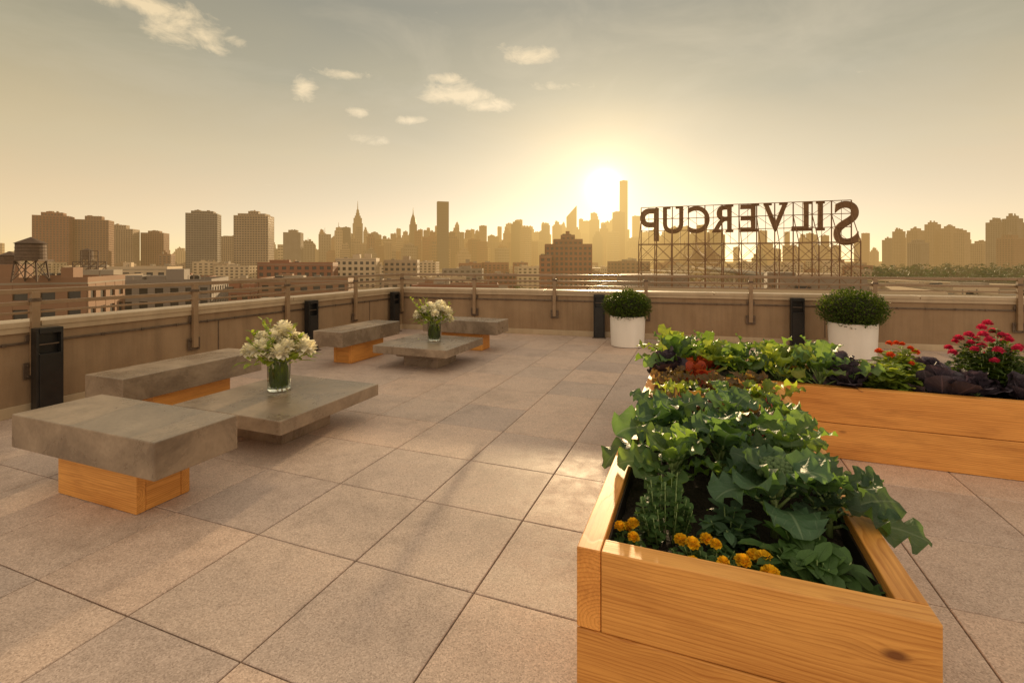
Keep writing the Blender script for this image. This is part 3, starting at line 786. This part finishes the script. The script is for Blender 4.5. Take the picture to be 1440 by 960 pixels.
for (wd, zt) in ((110, 45), (84, 95), (58, 250), (48, 285), (34, 300), (22, 318)):
    facade(mb, wd, wd*.7, cz, zt, 9, 7, 1.2); cz = zt+.2
mb.lathe([(9, 318), (8, 335), (5, 342), (3, 345), (2.0, 370), (.8, 398)], seg=12)
mb.build('art_deco_spire_skyscraper', [C_GREY, C_GLASS, C_ROOF], None, (-1021, 3200, 0), .5)
mb = MB(); cz = GZ
for (wd, zt) in ((66, 70), (46, 120), (34, 205)):
    facade(mb, wd, wd, cz, zt, 8, 6, 1.2); cz = zt+.2
mb.lathe([(17, 205), (16.5, 216), (14.5, 228), (11.5, 240), (8, 250), (4.5, 259), (2.4, 268), (.8, 298)], seg=16)
mb.build('crown_spire_skyscraper', [C_DARK, C_GLASS, C_ROOF], None, (-552, 2700, 0), .5)

def water_tower(x, y, zr, r, hl, ht):
    mb = MB()
    for sx_ in (-1, 1):
        for sy_ in (-1, 1):
            mb.beam((sx_*r*.85, sy_*r*.85, 0), (sx_*r*.7, sy_*r*.7, hl), .22, 1)
        mb.beam((sx_*r*.85, -r*.85, .2), (sx_*r*.7, r*.7, hl), .10, 1); mb.beam((-r*.85, sx_*r*.85, .2), (r*.7, sx_*r*.7, hl), .10, 1)
        mb.beam((sx_*r*.85, r*.85, .2), (sx_*r*.7, -r*.7, hl), .10, 1); mb.beam((r*.85, sx_*r*.85, .2), (-r*.7, sx_*r*.7, hl), .10, 1)
    mb.box((0, 0, hl+.12), (2.1*r, 2.1*r, .25), 1)
    mb.lathe([(.01, hl+.26), (r, hl+.26), (r*.96, hl+ht), (.01, hl+ht)], seg=24)
    for q in range(5):
        zz_ = hl+.5+(ht-.7)*q/4; mb.lathe([(r*1.0, zz_), (r*1.02, zz_+.04), (r*1.0, zz_+.08)], seg=24, mat=1)
    mb.lathe([(r*1.08, hl+ht), (.02, hl+ht+r*.55)], seg=24, mat=1)
    mb.build('water_tower', [C_TANKW, C_DKST], None, (x, y, zr), .3)
water_tower(-79.6, 80, -2.0, 1.95, 3.4, 2.9)
water_tower(-94, 90.5, -2.2, 1.5, 2.4, 2.2)
water_tower(-230, 262, -2, 2.5, 4, 5)
mb = MB()
for i in range(4):
    for j in range(2):
        mb.beam((i*1.9, j*4, 0), (i*1.9, j*4, 7.6 if i in (1, 2) else 4.5), .2)
for z_ in (1.5, 3, 4.5):
    for j in range(2): mb.beam((0, j*4, z_), (5.7, j*4, z_), .18)
for z_ in (6, 7.5):
    for j in range(2): mb.beam((1.9, j*4, z_), (3.8, j*4, z_), .18)
for i in range(3):
    for j in range(2):
        for z_ in (0, 1.5, 3): mb.beam((i*1.9, j*4, z_), (i*1.9+1.9, j*4, z_+1.5), .12)
mb.build('rooftop_scaffold', [C_DKST], None, (-119, 131, -3.3), .2)

P0 = Vector((26, 91, 0)); E = Vector((.9365, -.349, 0)).normalized(); NB = Vector((-.349, -.9365, 0))
mb = MB(); ztop = 11.4; zb = -4.0
nn = 13; Ls = 33.5; st = Ls/(nn-1)
def q(s_, off, z_): v = P0+E*(s_-1.6)+NB*off; return (v.x, v.y, z_)
lv = (-1.2, 1.6, 4.4, 7.0, 9.2, ztop)
for i in range(nn):
    s_ = i*st
    mb.beam(q(s_, .5, zb), q(s_, .5, ztop), .15)
    mb.beam(q(s_, 5.2, zb), q(s_, 5.2, 4.4), .13)
    mb.beam(q(s_, 5.2, 4.4), q(s_, .5, 9.2), .10)
    mb.beam(q(s_, 5.2, -1.2), q(s_, .5, 1.6), .08); mb.beam(q(s_, 5.2, 1.6), q(s_, .5, 4.4), .08)
    mb.beam(q(s_, 5.2, 1.6), q(s_, .5, 1.6), .09); mb.beam(q(s_, 5.2, 4.4), q(s_, .5, 4.4), .09)
    if i < nn-1:
        for a_, b_ in zip(lv[:5], lv[1:6]):
            if (i % 2) == 0: mb.beam(q(s_, .5, a_), q(s_+st, .5, b_), .06)
            else: mb.beam(q(s_+st, .5, a_), q(s_, .5, b_), .06)
        mb.beam(q(s_+st/2, .5, 4.4), q(s_+st/2, .5, ztop), .06)
        for a_, b_ in ((zb, -1.2), (-1.2, 1.6), (1.6, 4.4)):
            mb.beam(q(s_, 5.2, a_), q(s_+st, 5.2, b_), .07); mb.beam(q(s_+st, 5.2, a_), q(s_, 5.2, b_), .07)
for z_ in lv: mb.beam(q(0, .5, z_), q(Ls, .5, z_), .12)
for z_ in (-1.2, 1.6, 4.4): mb.beam(q(0, 5.2, z_), q(Ls, 5.2, z_), .11)
sign = empty('rooftop_letter_sign')
mb.build('steel_lattice', [C_RUST], sign)
for ch, s_, h_ in (('P', .1, 6.3), ('U', 4.1, 4.9), ('C', 8.5, 4.9), ('R', 12.6, 4.9), ('E', 16.7, 4.9), ('V', 20.9, 4.9), ('L', 24.8, 4.9), ('I', 27.6, 4.9), ('S', 31.3, 7.3)):
    cu = bpy.data.curves.new('letter_'+ch.lower(), 'FONT'); cu.body = ch; cu.size = h_/.72; cu.align_x = 'CENTER'; cu.extrude = .22; cu.offset = .10
    tmp = bpy.data.objects.new('tmp', cu); S.collection.objects.link(tmp)
    bpy.context.view_layer.update()
    me = bpy.data.meshes.new_from_object(tmp.evaluated_get(bpy.context.evaluated_depsgraph_get()))
    bpy.data.objects.remove(tmp)
    me.materials.clear(); me.materials.append(C_RUST)
    o = bpy.data.objects.new('letter_'+ch.lower(), me); S.collection.objects.link(o); o.parent = sign
    pos = P0+E*s_+Z*(ztop-h_+.1); X_ = -E
    o.matrix_world = Matrix.Translation(pos) @ Matrix((X_, Z, X_.cross(Z))).transposed().to_4x4() @ Matrix.Diagonal((.86, 1, 1, 1))
    if ch in 'UREVLI':
        sb = MB(); wid = {'U': 1.25, 'R': 1.2, 'E': 1.2, 'V': 1.4, 'L': 1.1, 'I': 0.0}[ch]
        for side in (-1, 1):
            if ch in 'UV' or ch == 'I' or side == -1: sb.box((side*wid, h_-.25, 0), (1.5, .42, .4))
            if ch in 'I' or (ch == 'R') or (side == -1 and ch in 'EL'): sb.box((side*wid, .12, 0), (1.5, .42, .38))
            if ch == 'I': break
        so = sb.build('serif_'+ch.lower(), [C_RUST], sign); so.matrix_world = o.matrix_world.copy()

mb = MB()
def bp(D, off, z_): return (112+.307*(D-150)+off, D, z_)
D = 120
while D < 620:
    mb.beam(bp(D, -6, GZ), bp(D, -6, -8.5), 1.4); mb.beam(bp(D, 6, GZ), bp(D, 6, -8.5), 1.4); mb.beam(bp(D, -8, -8.8), bp(D, 8, -8.8), 1.2); D += 26
mb.build('viaduct_piers', [C_GREY])
mb = MB()
n_ = 40
for i in range(n_):
    Da = 100+1850*i/n_; Db = 100+1850*(i+1)/n_; b = len(mb.v)
    for DD in (Da, Db):
        for o_, z_ in ((-9, -8), (9, -8), (9, -7), (-9, -7)): mb.v.append(bp(DD, o_, z_))
    for q4 in ((0, 1, 5, 4), (1, 2, 6, 5), (2, 3, 7, 6), (3, 0, 4, 7)): mb.face([b+x for x in q4])
    for o_ in (-9, 9): mb.beam(bp(Da, o_, -6.2), bp(Db, o_, -6.2), .5, 1)
    for o_ in (-3, 3): mb.box(bp((Da+Db)/2, o_, -6.98), (.3, 5, .02), 1)
mb.build('elevated_road', [C_ROAD, C_BEIGE])
mb = MB(); towers = (760, 1120, 1330, 1700)
def top(D):
    k = min(abs(D-x) for x in towers); return 4+30*exp(-k/75)
D = 600
while D < 1880:
    for o_ in (-10, 10):
        mb.beam(bp(D, o_, -7), bp(D, o_, top(D)), 1.0); mb.beam(bp(D, o_, top(D)), bp(D+20, o_, top(D+20)), 1.2)
        mb.beam(bp(D, o_, -7), bp(D+20, o_, top(D+20)), .7); mb.beam(bp(D, o_, -9), bp(D+20, o_, -9), 1.6)
        mb.beam(bp(D, o_, -1), bp(D+20, o_, -1), .8)
    mb.beam(bp(D, -10, top(D)), bp(D, 10, top(D)), .7)
    D += 20
for x in towers:
    for o_ in (-10, 10):
        mb.beam(bp(x, o_, GZ), bp(x, o_, 38), 3.0); mb.lathe([(2, 38), (1.4, 42), (.1, 50)], bp(x, o_, 0), 6)
    mb.beam(bp(x, -10, 30), bp(x, 10, 30), 1.5)
mb.build('cantilever_truss_bridge', [C_RUST])
mb = MB(); n_ = 40
def vp(i): f = i/n_; return Vector((290-150*f-30*f*f, 175+120*f+420*f**2, -11+3*f))
for i in range(n_):
    a = vp(i); c = vp(i+1); d_ = (c-a).normalized(); sd = Vector((-d_.y, d_.x, 0))*5; b = len(mb.v)
    for p in (a, c):
        for o_, z_ in ((-1, -.8), (1, -.8), (1, 0), (-1, 0)): r_ = p+sd*o_; mb.v.append((r_.x, r_.y, r_.z+z_))
    for q4 in ((0, 1, 5, 4), (1, 2, 6, 5), (2, 3, 7, 6), (3, 0, 4, 7)): mb.face([b+x for x in q4])
    for o_ in (-1, 1):
        mb.beam(a+sd*o_+Z*.8, c+sd*o_+Z*.8, .22, 1)
    if i % 2 == 0: mb.beam(a-Z*1, Vector((a.x, a.y, GZ)), 1.0, 1)
mb.build('elevated_railway', [C_BEIGE, C_GREY])

def tree_mass(name, pts, leafsz):
    mb = MB()
    for (x, y, zb_, h_, r_, n_) in pts:
        mb.tube((x, y, zb_), (x, y, zb_+h_*.5), h_*.03, h_*.018, 1, 6)
        for k in range(5):
            an = R.random()*6.3; mb.tube((x, y, zb_+h_*R.uniform(.3, .5)), (x+cos(an)*r_*.7, y+sin(an)*r_*.7, zb_+h_*R.uniform(.6, .85)), h_*.012, h_*.004, 1, 4)
        cl = [(R.gauss(0, .45)*r_, R.gauss(0, .45)*r_, zb_+h_*(.62+R.gauss(0, .15)), r_*R.uniform(.28, .5), R.random()) for _ in range(9)]
        for k in range(n_):
            cx, cy, cz_, cr, tt = R.choice(cl)
            d = Vector((R.gauss(0, 1), R.gauss(0, 1), R.gauss(0, 1))).normalized()*cr*R.uniform(.6, 1.05)
            p = Vector((x+cx, y+cy, cz_))+d
            a = Vector((R.gauss(0, 1), R.gauss(0, 1), R.gauss(0, 1))).normalized(); c = a.orthogonal().normalized(); sz_ = leafsz*R.uniform(.6, 1.3)
            b = len(mb.v); mb.v += [tuple(p+a*sz_), tuple(p+c*sz_*.7), tuple(p-a*sz_), tuple(p-c*sz_*.7)]; mb.face([b, b+1, b+2, b+3], 0, None, tt)
    mb.build(name, [C_TREE, C_BARK], smooth=False)
pts = []
for i in range(170):
    D = R.uniform(280, 850); t = R.uniform(.74, 1.2)
    h_ = R.uniform(16, 24); pts.append((t*D, D, GZ, h_+D*.007, h_*.48, 190))
tree_mass('park_tree_mass', pts, 1.4)
pts = []
for i in range(60):
    D = exp(R.uniform(log(140), log(900))); t = R.uniform(-1.1, .7); h_ = R.uniform(9, 15); pts.append((t*D, D, GZ, h_, h_*.45, 110))
tree_mass('street_tree_mass', pts, 1.1)
print('OBJ', len(S.objects))
